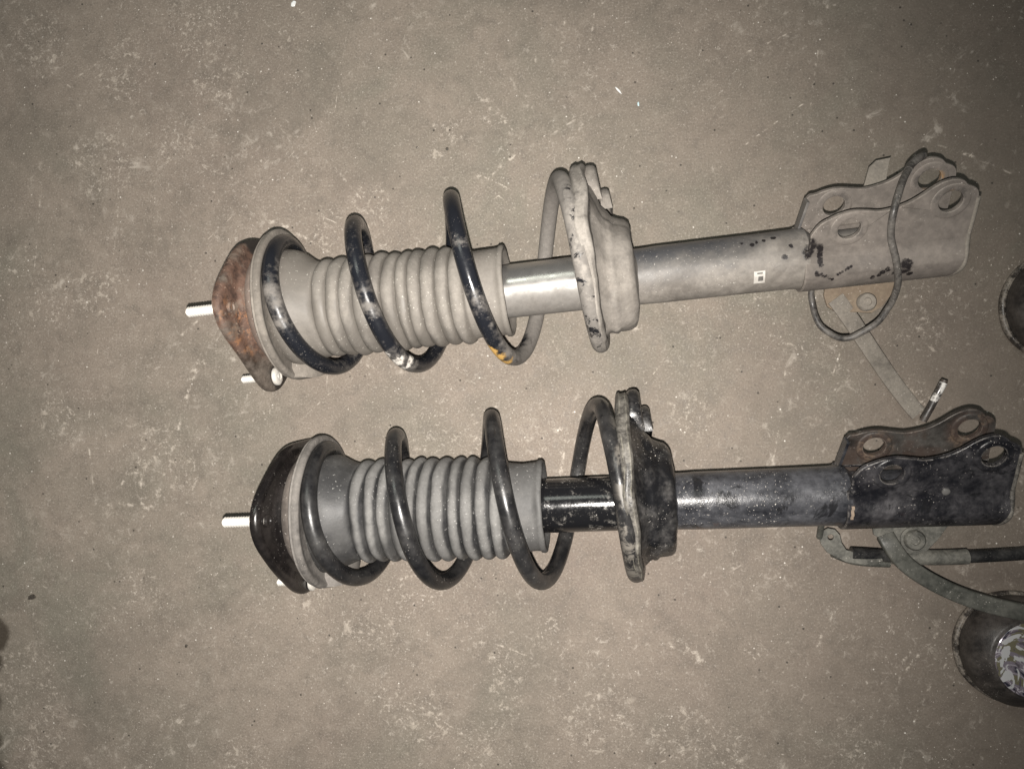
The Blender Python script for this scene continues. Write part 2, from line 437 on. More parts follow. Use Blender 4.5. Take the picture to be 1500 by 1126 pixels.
def oil_blots(n, col, rough, met):
    pts = [(190, 13, 30, 7), (190, 9, 31, 7), (190, 5, 31, 6.6), (189, 1, 30, 6), (189, -3, 29, 4.6), (195, 14, 30, 5.6), (199, 12, 31, 4.4), (204, 18, 38, 4), (209, 20, 40, 3.4)]
    pts += [(198 + 0.25 * i, 8 - 2.4 * i, 31.5 - 0.9 * i, 3.1 - 0.06 * i) for i in range(9)]
    pts += [(197 + 2.1 * i, -17 - 0.7 * i, 21 - 0.7 * i, 2.2) for i in range(7)]
    pts += [(213 + 2 * i, -19 + 0.9 * i, 20 + 0.6 * i, 1.6) for i in range(6)]
    pts += [(242, -23, 15, 2.8), (246, -22.6, 15.5, 2.2), (249, -20.5, 18, 2.4), (252, -19, 20, 2.4), (258, -22, 16, 2.4), (261, -21, 18, 2.6), (266, -17, 22, 5.4), (266, -21, 18, 4.4), (271, -24, 14, 2.6), (213, 20, 40, 2.6), (216, 18.5, 38, 2)]
    pts += [(172, -1, 25, 2.6), (148, 13, 21, 1.8), (152, 14, 20, 1.6), (158, 15, 20, 1.8), (166, 17, 18, 2), (140, 15, 19, 1.6), (178, 8, 24, 2.2)]
    b = n.math('MULTIPLY', n.spots(pts, 0.0032, 210), n.rng(n.noise(320, 4, 0.7), 0.30, 0.50, 0.45, 0.95))
    ru = n.math('MULTIPLY', n.spots([(294, 50, 16, 11), (291, 33, 47, 10)], 0.004, 120), n.rng(n.noise(120, 5, 0.7), 0.46, 0.60))
    col = n.mix(n.math('MULTIPLY', ru, 0.8), col, (0.33, 0.19, 0.075))
    dirt = n.math('MULTIPLY', n.spots([(219, 13, 41, 13), (291, 24, 50, 13), (219, 41, 9, 13), (291, 50, 16, 13)], 0.006, 90), n.rng(n.noise(80, 5, 0.7), 0.44, 0.60))
    col = n.mix(n.math('MULTIPLY', dirt, 0.6), col, (0.06, 0.054, 0.050))
    return n.mix(b, col, (0.012, 0.010, 0.011)), n.mixf(b, rough, 0.3), met

M = {}
M['coil1'] = grimy("dusty_black_coil", (0.011, 0.012, 0.0155), (0.165, 0.151, 0.137), 0.34, 0.22, 0.8, scale=30, extra=coil_marks1, soft=0.09, along=(-0.075, -0.035, 0.34), stretch=(1, 1, 0.6), specks=0.3)
M['coil2'] = grimy("black_coil", (0.008, 0.008, 0.009), (0.075, 0.072, 0.069), 0.24, 0.24, 0.65, scale=24, extra=coil_marks2, soft=0.30, specks=0.3)
M['boot1'] = boot_dust((0.150, 0.136, 0.120), (0.240, 0.219, 0.194), "dusty_bellows", 0.0426, 0.0446, 0.60, 0.30, 0.70)
M['boot2'] = boot_dust((0.026, 0.026, 0.027), (0.178, 0.173, 0.166), "rubber_bellows", 0.0432, 0.0457, 0.76, 0.16, 0.52)
M['seat1'] = grimy("dusty_seat_steel", (0.03, 0.029, 0.029), DUST1, 0.80, 0.35, 0.85, scale=30, base2=(0.13, 0.115, 0.10), soft=0.26, bump=0.5, edge=((0.30, 0.27, 0.24), 0.5), grime=0.55)
M['seat2'] = grimy("black_seat_steel", (0.008, 0.008, 0.009), (0.095, 0.09, 0.086), 0.30, 0.24, 0.6, scale=44, soft=0.2, bump=0.6, specks=0.9, edge=((0.2, 0.185, 0.17), 0.5))
M['rim2'] = grimy("worn_rim_steel", (0.014, 0.013, 0.013), (0.20, 0.186, 0.163), 0.46, 0.28, 0.72, scale=70, soft=0.2, bump=0.7, edge=((0.40, 0.375, 0.30), 0.5))
M['rim1'] = grimy("dusty_rim_steel", (0.020, 0.019, 0.019), (0.27, 0.247, 0.22), 0.72, 0.35, 0.8, scale=44, soft=0.16, bump=0.6, grime=0.55)
M['tube1'] = grimy("dusty_tube_steel", (0.045, 0.047, 0.053), DUST1, 0.52, 0.26, 0.72, scale=22, side=(-0.026, 0.026, 0.24), extra=oil_blots, soft=0.40, stretch=(0.5, 1, 1), along=(0.12, 0.20, 0.22), grime=0.55)
M['tube2'] = grimy("black_tube_steel", (0.008, 0.0085, 0.011), (0.100, 0.101, 0.110), 0.40, 0.20, 0.38, scale=34, bump=0.55, soft=0.25, specks=0.9, stretch=(0.6, 1, 1), extra=wear_blots)
M['rod1'] = grimy("bare_rod_steel", (0.34, 0.33, 0.315), (0.165, 0.152, 0.138), 0.46, 0.24, 0.75, metal=0.8, scale=22, bump=0.08, side=(-0.016, 0.012, 0.30), soft=0.40, stretch=(0.5, 1, 1))
M['rod2'] = grimy("gloss_black_rod", (0.008, 0.008, 0.009), (0.34, 0.32, 0.29), 0.22, 0.13, 0.7, scale=95, bump=0.12, specks=0.9, soft=0.12)
M['brk1'] = grimy("dusty_bracket_steel", (0.050, 0.045, 0.042), (0.208, 0.182, 0.160), 0.78, 0.38, 0.85, scale=20, extra=oil_blots, soft=0.36, bump=0.4, edge=((0.36, 0.32, 0.28), 0.8), grime=0.55)
M['brk2'] = grimy("oily_bracket_steel", (0.007, 0.007, 0.009), (0.085, 0.081, 0.085), 0.34, 0.24, 0.55, scale=38, bump=0.8, soft=0.22, specks=0.9, extra=wear_blots, edge=((0.26, 0.24, 0.22), 0.8))
M['back2'] = grimy("rusty_black_steel", (0.014, 0.012, 0.011), (0.085, 0.08, 0.073), 0.40, 0.32, 0.75, scale=34, extra=hole_rust, bump=0.6, soft=0.25, edge=((0.22, 0.18, 0.15), 0.7))
M['mount1'] = grimy("rusted_mount_steel", (0.026, 0.020, 0.016), (0.17, 0.14, 0.115), 0.40, 0.4, 0.85, scale=34, extra=rust_heavy, bump=1.0, edge=((0.30, 0.26, 0.22), 0.6))
M['mount2'] = grimy("black_mount_steel", (0.007, 0.006, 0.006), (0.045, 0.038, 0.035), 0.14, 0.18, 0.6, scale=30, bump=0.3, specks=0.2, soft=0.3)
M['hub1'] = grimy("dusty_mount_hub", (0.085, 0.052, 0.040), (0.185, 0.145, 0.122), 0.70, 0.4, 0.85, scale=30)
M['hub2'] = grimy("dusty_rubber_hub", (0.045, 0.038, 0.035), (0.15, 0.128, 0.112), 0.70, 0.4, 0.85, scale=34)
M['ring1'] = grimy("dusty_rubber_ring", (0.05, 0.046, 0.042), (0.215, 0.192, 0.166), 0.82, 0.5, 0.9, scale=36, grime=0.55)
M['ring2'] = grimy("rubber_ring", (0.040, 0.037, 0.036), (0.185, 0.170, 0.155), 0.66, 0.5, 0.9, scale=36)
M['zinc'] = grimy("zinc_bolt_steel", (0.74, 0.72, 0.68), (0.50, 0.46, 0.40), 0.42, 0.45, 0.7, metal=0.35, scale=140, bump=0.4)
M['wire'] = grimy("grey_cable_sheath", (0.022, 0.021, 0.021), (0.15, 0.137, 0.123), 0.50, 0.30, 0.75, scale=70, soft=0.2)
M['strap'] = grimy("dusty_grey_strap", (0.10, 0.09, 0.078), (0.225, 0.202, 0.172), 0.66, 0.5, 0.9, scale=60)
M['tab1'] = grimy("rust_brown_tab", (0.115, 0.078, 0.052), (0.20, 0.158, 0.115), 0.66, 0.5, 0.9, scale=50)
M['hose2'] = grimy("dark_rubber_hose", (0.020, 0.022, 0.019), (0.105, 0.104, 0.090), 0.52, 0.36, 0.75, scale=50, soft=0.3)
M['tab2'] = grimy("oily_grey_tab", (0.035, 0.036, 0.032), (0.17, 0.165, 0.143), 0.52, 0.4, 0.8, scale=60)
M['cable'] = grimy("black_cable_sheath", (0.009, 0.009, 0.010), (0.075, 0.073, 0.068), 0.28, 0.22, 0.6, scale=60, bump=0.2, specks=0.2, soft=0.3)
M['worn'] = grimy("worn_pin_steel", (0.035, 0.03, 0.028), (0.62, 0.60, 0.57), 0.52, 0.3, 0.5, scale=75, soft=0.08)
M['pale'] = grimy("white_sticker_paper", (0.55, 0.53, 0.49), (0.33, 0.30, 0.27), 0.42, 0.6, 0.8, scale=150, specks=0)
M['tan'] = grimy("tan_paint_dab", (0.30, 0.225, 0.165), (0.16, 0.135, 0.11), 0.5, 0.6, 0.8, scale=160, specks=0)
M['ink'] = grimy("black_print", (0.09, 0.085, 0.08), DUST1, 0.35, 0.5, 0.8, scale=120, specks=0)
M['tin'] = grimy("black_tin", (0.014, 0.0125, 0.012), (0.075, 0.064, 0.056), 0.42, 0.32, 0.75, scale=34, bump=0.5)
M['tinrim'] = grimy("worn_tin_rim", (0.03, 0.026, 0.023), (0.25, 0.22, 0.185), 0.42, 0.28, 0.7, scale=90, bump=0.6, soft=0.12)
M['dark'] = grimy("dark_crumb", (0.03, 0.025, 0.02), (0.12, 0.10, 0.08), 0.4, 0.6, 0.9, scale=200)
M['chip'] = grimy("white_chip", (0.78, 0.80, 0.80), (0.6, 0.56, 0.5), 0.3, 0.5, 0.8, scale=200, specks=0)
M['bluechip'] = grimy("pale_blue_chip", (0.50, 0.66, 0.70), (0.5, 0.5, 0.47), 0.2, 0.5, 0.8, scale=200, specks=0)
M['gritm'] = grimy("pale_grit", (0.66, 0.62, 0.56), (0.50, 0.44, 0.37), 0.45, 0.5, 0.8, scale=30, specks=0, bump=0.0)

# ------------------------------------------------------------------ one strut
RIBN = 11.5
def boot_profile(dust):
    rnd = random.Random(5 if dust else 9)
    amp = 3.7 if dust else 5.0
    P = [(-268, 49.0), (-265, 53.0), (-258, 53.5), (-252, 52.2), (-246, 49.5), (-240, 46.3), (-235, 44.2), (-231, 43.0)]
    ws = [1 + rnd.uniform(-0.13, 0.13) for _ in range(11)]
    k = 135.3 / sum(ws)
    x = -230.0
    for rib in range(11):
        w, a = ws[rib] * k, amp + rnd.uniform(-0.7, 0.5)
        pk = rnd.uniform(0.85, 1.25)
        for q in range(12):
            t = (q / 12) ** pk
            P.append((x + w * q / 12, 41.4 + a * abs(math.sin(math.pi * t)) ** 0.75 - (0.8 if q == 0 else 0)))
        x += w
    P += [(x, 41.0), (x + 1.0, 40.0), (-88, 39.4), (-80, 39.3), (-70, 39.4), (-66.2, 39.7), (-65.4, 41.0), (-62.5, 41.3), (-61, 40.4), (-61, 37.5), (-64, 36), (-66, 25.5)]
    return P

TOP_LINE = [(190, 33), (196, 42), (204, 46.5), (212, 49.5), (221, 51), (232, 49.6), (242, 48), (252, 49.4), (261, 52.3), (269, 57), (277, 63), (284, 66.5), (291, 67.6), (298, 65.5), (302, 61.5), (305, 60), (309, 57.5), (311.3, 53), (311.8, 47)]
BACK_LINE = [(190, 18), (196, 45), (204, 48.5), (212, 50.8), (221, 51.5)] + TOP_LINE[5:]

def strut(name, ax, ang, dust, oy, phi, label):
    """ax: foot of the axis reference point; oy: how far the spring stands off the tube's axis at (top, seat); phi: roll of the bracket"""
    k = '1' if dust else '2'
    root = bpy.data.objects.new(name, None)
    COL.objects.link(root)
    root.location = (ax[0], ax[1], 0)
    root.rotation_euler = (0, 0, R(ang))
    root.empty_display_size = 0.05
    LOC = Matrix.Translation((0, 0, 0.0815)) @ Matrix.Rotation(R(-2.5), 4, 'Y')
    def part(nm, VF, m, parent=None, angle=40, bevel=0, lab=None):
        o = mesh_obj(nm, VF[0], VF[1], M[m] if m in M else M[m + k], parent or root, angle, True, bevel)
        if parent is None: o.matrix_local = LOC
        if lab: o["label"] = lab
        return o
    cy = lambda x: interp(x, [(-290, oy[0] - 1), (-230, oy[0] - 1), (0, oy[1])])
    sd = 1.3 if dust else 5.1

    # mount plate with three ears
    ears = [R(95), R(180), R(318)] if dust else [R(87), R(186), R(318)]
    def plate_r(t):
        e = 0
        for a in ears:
            d = (t - a + math.pi) % (2 * math.pi) - math.pi
            e += math.exp(-(d / 0.42) ** 2)
        return 64 + 14.5 * e
    seg = 128
    V, F = [], []
    rows = [(30, -284, 0), (41, -284, 0), (50, -287, 0), (52, -289.5, 0), (54, -290.8, 0), (56, -291.5, 0), (-6, -291.5, 1), (-2.6, -292.0, 1), (-0.6, -293.6, 1), (0, -296, 1), (-0.7, -299.2, 1), (-2.2, -299.4, 1), (-3.0, -296.5, 1), (-6, -295, 1), (46, -296, 0), (36, -304, 0), (20, -305, 0)]
    for r, x, rel in rows:
        for j in range(seg):
            t = 2 * math.pi * j / seg
            rr = plate_r(t) + r if rel else r
            y, z = rr * math.cos(t), rr * math.sin(t)
            V.append((x + 3.5 - 0.072 * z + 0.012 * y, y + oy[0], z))
    for i in range(len(rows) - 1):
        for j in range(seg):
            q = (j + 1) % seg
            F.append((i * seg + j, i * seg + q, (i + 1) * seg + q, (i + 1) * seg + j))
    F.append(tuple(range(seg))); F.append(tuple((len(rows) - 1) * seg + j for j in range(seg)))
    plate = part("mount_plate", (rough_up(V, 0.7, 30, sd), F), 'mount')
    part("mount_hub", lathe([(-287, 38), (-287, 49), (-284, 52.5), (-280, 54.5), (-274, 55.2), (-270, 55), (-269, 50)], 72, cy=lambda x: oy[0]), 'hub')
    for i, a in enumerate(ears):
        br = 64.5 if i != 1 or dust else 68
        ks = 1.0 if i != 1 else 0.84
        y0, z0 = br * math.cos(a) + oy[0], br * math.sin(a)
        x0 = -288 - 0.072 * z0 + 0.012 * (y0 - oy[0])
        thread = []
        x = -39.0
        thread += [(x, 2.9), (x + 0.6, 3.6)]
        while x < -7.5:
            x += 1.2
            thread += [(x, 3.3), (x + 0.7, 4.6)]; x += 1.2
        thread += [(-6.5, 4.6), (0, 4.6)]
        V, F = lathe(thread, 20)
        s = part("stud", ([(x0 + a_ * ks, y0 + b_ * ks, z0 + c_ * ks) for a_, b_, c_ in V], F), 'zinc', angle=30)
        hd = [(0.2, 8.2), (1.2, 8.6), (3.0, 8.4), (4.2, 7.0), (4.4, 4.2), (3.7, 3.6), (3.7, 2.6), (4.3, 2.0)] if i == 1 else [(0.2, 5.6), (1.4, 5.8), (2.4, 5.0), (2.4, 3.4), (1.3, 3.0)]
        V, F = lathe(hd, 28)
        part("stud_head", ([(x0 + a_, y0 + b_, z0 + c_) for a_, b_, c_ in V], F), 'zinc' if i == 1 else 'mount', parent=s)

    # rubber ring the spring pushes against, and its end stop
    ring = part("upper_seat", lathe([(-273, 40), (-273.4, 62), (-273, 66.2), (-271.8, 67.8), (-270.8, 67.2), (-270.2, 66.8), (-269.6, 68.8), (-267.6, 69.8), (-265.2, 69.6), (-263.6, 68.0), (-263.4, 66), (-264.6, 63.5), (-266.5, 58), (-267, 46)], 112, cy=lambda x: oy[0],
                xfun=lambda x, y, z: 0.0, rfun=lambda x, t: 1 + 0.006 * math.sin(3 * t + 1) + 0.004 * math.sin(7 * t)), 'ring')
    V, F = [], []
    N = 22
    for i in range(N + 1):
        t = R(168 + 62 * i / N)
        h = 19 * (math.sin(math.pi * min(1, max(0, i / N))) ** 0.45) + 0.5
        for r, hx in ((50, 0.0), (50, 0.9), (53, 1.0), (66, 1.0), (69, 0.9), (70, 0.0)):
            V.append((-266 + h * hx, r * math.cos(t) + oy[0], r * math.sin(t)))
    for i in range(N):
        for j in range(5):
            F.append((i * 6 + j, i * 6 + j + 1, (i + 1) * 6 + j + 1, (i + 1) * 6 + j))
    F.append(tuple(range(6))); F.append(tuple(N * 6 + j for j in range(6)))
    part("spring_stop", (V, F), 'ring', parent=ring)

    # coil spring
    XT = [(-110, -269), (-60, -267), (0, -263), (90, -255), (180, -231), (270, -212), (360, -195), (450, -173.5), (540, -152), (630, -129), (720, -105.5), (810, -84.5), (900, -62), (990, -36), (1080, -9.5), (1125, -1), (1170, 6.5), (1260, 16), (1340, 18.5)]
    RT = [(-110, 57.5), (0, 58.5), (180, 60.5), (360, 65.5), (450, 67.5), (540, 69), (720, 73.5), (800, 74.5), (1080, 74.5), (1170, 74), (1340, 72)]
    knots = catmull([(a, b, 0) for a, b in XT], 10)
    path = []
    for a in range(-110, 1341, 5):
        x = interp(a, [(p.x, p.y) for p in knots]); r = interp(a, RT); t = R(a)
        z = r * math.sin(t)
        if z < 0: z *= 0.985
        path.append((x, r * math.cos(t) + cy(x), z + 0.5))
    part("coil_spring", tube(path, 7.3, 20), 'coil', angle=60)

    # bellows
    bc = lambda x: interp(x, [(-268, oy[0] - 2), (-230, 3 if dust else 1.5), (-147, 2.2 if dust else 0.6), (-61, 0)])
    V, F = lathe(boot_profile(dust), 96, cy=bc, closed=False, rfun=lambda x, t: 1 + 0.010 * math.sin(2 * t + x * 0.02) + 0.009 * math.sin(3 * t + x * 0.17) + 0.006 * math.sin(5 * t - x * 0.31))
    part("dust_bellows", (rough_up(rough_up(V, 0.9, 26, sd), 0.35, 90, sd), F), 'boot', angle=70)

    # damper tube
    rod = part("upper_tube", lathe([(-78, 20), (-78, 23.8), (18, 23.8), (18, 20)], 80), 'rod')
    tb = part("damper_tube", lathe([(30, 20), (30, 24.2), (60, 24.4), (70, 24.8), (150, 24.9), (182, 25.2), (186, 25.8), (192, 25.8), (198, 20), (296, 20), (296, 10)], 96), 'tube')
    if dust:
        def wrap(x0, x1, a0, a1, rr):
            V = [(x0 + (x1 - x0) * i / 6, rr * math.cos(a0 + (a1 - a0) * j / 8), rr * math.sin(a0 + (a1 - a0) * j / 8)) for i in range(7) for j in range(9)]
            F = [(i * 9 + j, i * 9 + j + 1, (i + 1) * 9 + j + 1, (i + 1) * 9 + j) for i in range(6) for j in range(8)]
            return V, F
        stk = part("sticker", wrap(147, 156, R(113), R(139), 25.12), 'pale', parent=tb)
        part("printed_mark", wrap(149.5, 154, R(116), R(119), 25.18), 'ink', parent=stk)
        part("printed_mark", wrap(150.5, 154.5, R(124), R(134), 25.18), 'ink', parent=stk)

    # spring seat: eccentric dish on a round boss
    def tilt(x, y, z):
        w = max(0.0, min(1.0, (30 - x) / 22))
        return w * (-0.065 * (y - 19) - 0.075 * z)
    sx = oy[1] + 2
    dish_prof = [(12, 26, 2), (12, 56, sx * .8), (13, 69, sx), (10.5, 74, sx), (10.8, 78, sx), (12.0, 80.6, sx), (13.4, 81.6, sx), (14.6, 80.7, sx), (15.8, 81.0, sx), (17.6, 81.8, sx), (19.2, 79.8, sx), (19.6, 76.5, sx), (18.8, 72.5, sx), (20, 67, sx * .9), (22, 62.5, sx * .7), (25, 56.5, sx * .5), (28, 53.4, 6), (30, 53.2, 5), (32.5, 52.8, 4.5), (35, 50.4, 4), (40, 49.4, 3), (45, 48.2, 2.5), (48.5, 45.4, 2), (50, 40, 2), (50.6, 30, 1), (52, 24, 0)]
    def seat_rows(rows, seg=120):
        V, F = [], []
        for x, r, c in rows:
            for j in range(seg):
                t = 2 * math.pi * j / seg
                lo = 0.955 if math.sin(t) < 0 else 1.0
                rr = r * (1 + 0.008 * math.sin(5 * t + 1) + 0.006 * math.sin(9 * t))
                if x > 21.5: rr *= 1 + 0.10 * math.exp(-((((t - R(20) + math.pi) % (2 * math.pi)) - math.pi) / 0.45) ** 2) * math.exp(-((x - 25) / 7) ** 2)
                if 21 < x < 47:                           # pressed ribs and dents
                    for a_, w_, h_ in ((60, 0.10, 0.035), (96, 0.09, 0.030), (128, 0.10, 0.038), (158, 0.08, 0.028), (35, 0.08, -0.03), (80, 0.12, -0.022), (113, 0.07, -0.02)):
                        rr *= 1 + h_ * math.exp(-((t - R(a_)) / w_) ** 2) * math.exp(-((x - 29) / 8) ** 2)
                if x > 27: rr *= 1 - 0.05 * math.exp(-((((t - R(205) + math.pi) % (2 * math.pi)) - math.pi) / 0.35) ** 2)
                y, z = rr * math.cos(t) + c, rr * math.sin(t) * lo
                V.append((x + tilt(x, y, z), y, z))
        n = len(rows)
        for i in range(n - 1):
            for j in range(seg):
                q = (j + 1) % seg
                F.append((i * seg + j, i * seg + q, (i + 1) * seg + q, (i + 1) * seg + j))
        return rough_up(rough_up(V, 1.9, 34, sd), 0.7, 110, sd), F
    seat = part("spring_seat", seat_rows(dish_prof[12:]), 'seat', angle=55)
    part("seat_rim", seat_rows(dish_prof[:14]), 'rim', angle=55)
    # two folded tabs behind the rim
    def fold(x0, x1, a0, a1, rb, rt, dz):
        V, F = [], []
        w = x1 - x0
        for i in range(19):
            t = R(a0 + (a1 - a0) * i / 18)
            h = math.sin(math.pi * (i + 0.7) / 19.4) ** 0.4
            for x, r in ((x0, rb), (x0, rb + (rt - rb) * h * 0.93), (x0 + w * .2, rb + (rt - rb) * h * 0.985), (x0 + w * .5, rb + (rt - rb) * h), (x0 + w * .8, rb + (rt - rb) * h * 0.98), (x1, rb + (rt - rb) * h * .9), (x1 + w * .25, rb)):
                y, z = r * math.cos(t) + sx * 0.8, r * math.sin(t) + dz
                V.append((x + tilt(x, y, z) * 0.9, y, z))
        n = 7
        for i in range(18):
            for j in range(n - 1):
                F.append((i * n + j, i * n + j + 1, (i + 1) * n + j + 1, (i + 1) * n + j))
        F.append(tuple(range(n))); F.append(tuple(18 * n + j for j in range(n)))
        part("seat_tab", (rough_up(V, 1.0, 40, sd), F), 'seat', parent=seat, angle=60)
    fold(18.5, 27, -26, 22, 56, 88, -2)
    fold(28, 36, -58, 4, 50, 76, -10)

    # clevis bracket, rolled about the axis
    c, s = math.cos(R(phi)), math.sin(R(phi))
    def xf(p): return (p[0], p[1] * c - p[2] * s, p[1] * s + p[2] * c)
    line = [(p.x, p.y) for p in catmull([(a, b, 0) for a, b in TOP_LINE], 4)]
    bline = [(p.x, p.y) for p in catmull([(a, b, 0) for a, b in BACK_LINE], 4)]
    HO = [(219, 36, 8.8), (291.5, 49.5, 8.8)]
    def plate(nm, ln, z0, z1, m):
        o = sheet(nm, [(190, 9)] + ln + [(311.6, 9)], HO, z0, z1, M[m] if m in M else M[m + k], root, xf, 0.9)
        o.matrix_local = LOC
        return o
    front = plate("bracket_plate", line, 18, 22, 'brk')
    back = plate("bracket_plate", bline, -22, -18, 'brk1' if dust else 'back2')
    for host, z in ((front, 22), (back, -18)):
        for (u, v, r) in HO:
            e = 0.55 if dust else 1.0
            pr = [(z - 3, 9.2), (z + 0.2, 8.8), (z + 1.0 * e, 9.2), (z + 1.2 * e, 10.2), (z + 1.2 * e, 13.0), (z + 0.9 * e, 14.0), (z + 0.1, 14.6), (z - 1.5, 14.8)]
            V, F = lathe(pr, 40, closed=False)
            part("bolt_collar", ([xf((u + b_, v + c_, a_)) for a_, b_, c_ in V], F), ('brk1' if dust else ('brk2' if host is front else 'back2')), parent=host)
    # wrap round the tube
    def wrap_pt(q):      # section of the wrap: from upper plate round the back to the lower plate
        def ss(t): return t * t * (3 - 2 * t)
        top = [(18.5, 21.2), (17, 21.75)] + [(16 - 2 * i, 22 + 6.2 * ss(i / 9)) for i in range(10)]
        pts = top + [(28.3 * math.cos(R(a)), 28.3 * math.sin(R(a))) for a in range(102, 259, 6)] + [(v, -z) for v, z in reversed(top)]
        return pts
    sec = [(p.x, p.y) for p in catmull([(a, b, 0) for a, b in wrap_pt(0)], 2)]
    def inner(v, z):
        L = math.hypot(v, z); f = 4.0
        w = max(0.0, min(1.0, (v + 6) / 12))
        a = (v * (L - f) / L, z * (L - f) / L); b = (v, z - math.copysign(f, z))
        return (a[0] * (1 - w) + b[0] * w, a[1] * (1 - w) + b[1] * w)
    XS = [187.5, 188.2, 190, 200, 215, 230, 245, 260, 275, 290, 300, 304, 308, 311.8]
    V, F = [], []
    m = len(sec)
    for xi, x in enumerate(XS):
        for (v, z) in sec:
            g = 1 - (0.03 if xi == 0 else 0)
            dx = 0
            if x > 300: dx = -6 * max(0, (-v) / 28) ** 2
            V.append(xf((x + dx, v * g, z * g)))
    n1 = len(V)
    for xi, x in enumerate(XS):
        for (v, z) in sec:
            a, b = inner(v, z)
            dx = -6 * max(0, (-v) / 28) ** 2 if x > 300 else 0
            V.append(xf((x + dx, a, b)))
    for base in (0, n1):
        for i in range(len(XS) - 1):
            for j in range(m - 1):
                F.append((base + i * m + j, base + i * m + j + 1, base + (i + 1) * m + j + 1, base + (i + 1) * m + j))
    e = (len(XS) - 1) * m
    for j in range(m - 1):
        F.append((j, j + 1, n1 + j + 1, n1 + j)); F.append((e + j, e + j + 1, n1 + e + j + 1, n1 + e + j))
    for i in range(len(XS) - 1):
        for j in (0, m - 1):
            F.append((i * m + j, (i + 1) * m + j, n1 + (i + 1) * m + j, n1 + i * m + j))
    slv = part("bracket_sleeve", (V, F), 'brk', angle=35)
    rim_pts = [xf((311.5, 50, 21)), xf((311.7, 34, 21)), xf((311.7, 16, 21.2)), xf((311.6, 5, 25)), xf((311.1, -5, 27.2)), xf((309.6, -14, 23.8)), xf((307.3, -22, 16))]
    part("bracket_edge", tube(catmull(rim_pts, 5), 1.9, 10), 'strap' if dust else 'rim2', parent=slv)
    # folded gusset along the near edge of the lower plate
    V = [xf(p) for p in ((188, 15, -20), (194.5, 46, -20), (194.5, 46, -11), (186, 17, -6), (190.5, 15, -20), (197, 45.5, -20), (197, 45.5, -11), (188.5, 17, -6))]
    F = [(0, 1, 2, 3), (4, 5, 6, 7), (0, 1, 5, 4), (1, 2, 6, 5), (2, 3, 7, 6), (3, 0, 4, 7)]
    part("gusset", (V, F), 'tube', parent=back, bevel=0.6)
    # lip along the underside
    lip = [xf((278 + 5.4 * i, -26.5 + 0.028 * (i - 3) ** 2 * (1 if i > 3 else 0.2), -19.5)) for i in range(9)]
    part("bracket_lip", tube(lip, lambda i: 5.2 if i < 7 else (4.2 if i == 7 else 2.2), 12), 'strap' if dust else 'back2', parent=slv)
    return root, part, xf, LOC, slv, back

root1, part, xf, LOC, slv, back = strut("strut_assembly", (0.001897, 0.0892359), 5.4497, True, (10, 17), 40,
    "x")
tag(root1, "dust-covered grey strut with a rust-brown mount plate and a yellow paint mark on its spring", "car strut", "car struts laid side by side")

def boxy(c, size, rotz=0.0, rotx=0.0, n=1):
    V = []
    m = Matrix.Rotation(rotz, 3, 'Z') @ Matrix.Rotation(rotx, 3, 'X')
    for sx in (-1, 1):
        for sy in (-1, 1):
            for sz in (-1, 1):
                V.append(tuple(Vector(c) + m @ Vector((sx * size[0], sy * size[1], sz * size[2]))))
    F = [(0, 1, 3, 2), (4, 5, 7, 6), (0, 1, 5, 4), (2, 3, 7, 6), (0, 2, 6, 4), (1, 3, 7, 5)]
    return V, F

def bolt_head(part, host, at, r, h, mat):
    o = part("bolt_head", tuple_shift(lathe([(0, r), (h * .7, r), (h, r * .85), (h, r * .45), (h * .75, r * .4)], 24), at), mat, parent=host)
    return o

def tuple_shift(VF, at):
    V, F = VF          # turned round X; stand it up so that X becomes Z
    return [(at[0] + c, at[1] + b, at[2] + a) for a, b, c in V], F

def tab_plate(name, outline, z0, z1, mat, parent, LOC=None, bevel=0.5, holes=()):
    o = sheet(name, outline, list(holes), z0, z1, mat, parent, lambda p: p, bevel)
    if LOC is not None: o.matrix_local = LOC
    return o

# --- attachments of the dusty strut
wire = [(272, 59, 35), (261, 48, 48), (253, 37, 57), (246, 21, 60), (245, 10, 54), (247, 0, 46), (252, -14, 38), (256, -25, 29), (259, -34, 18), (259, -44, 6), (256, -51, 0), (251, -59, -5), (245, -64, -10), (237, -68, -12), (229, -71, -15), (222, -70, -20), (216, -65, -25), (210, -58, -28), (207, -49, -30), (206, -38, -32), (205, -29, -30), (206, -19, -26)]
w = part("sensor_wire", tube(catmull(wire, 6), 2.7, 12), 'wire', angle=60)
V, F = tube(catmull([(283, 66, 31), (277, 63, 34), (271, 58.5, 35.5), (266, 53, 42)], 4), 3.2, 14)
part("wire_sleeve", (V, F), 'wire', parent=w)
tabm = tab_plate("hose_tab", [(222, -18), (284, -20), (278, -34), (268, -45), (258, -50), (246, -48), (238, -47), (228, -46), (221, -40), (219, -30)], -44, -41, M['tab1'], root1, LOC)
bolt_head(part, tabm, (254, -40, -41), 8.2, 5.5, 'strap')
st = [(228, -34, -39), (230.5, -38, -39), (235, -45, -41), (243, -56, -47), (254, -71, -57), (268, -91, -68), (284, -114, -79), (300, -137, -86), (307.5, -147, -88)]
part("hose_strap", tube(catmull(st, 6), 1, 20, True, flat=(7.6, 1.5)), 'strap', angle=40, parent=None)
# stub of the tab that shows beyond the lower plate
tab_plate("back_tab", [(252, 48), (262, 76), (268, 81), (281, 82), (279, 78), (272, 50)], -27, -24.5, M['strap'], root1, LOC)

# ------------------------------------------------------------------ the black strut
root2, part, xf2, LOC2, slv2, back2 = strut("strut_assembly.001", (0.0349984, -0.10484593), 3.2937, False, (3, 13), 28, "x")
tag(root2, "black strut with dark ribbed bellows, a black mount plate and a rubber hose below", "car strut", "car struts laid side by side")
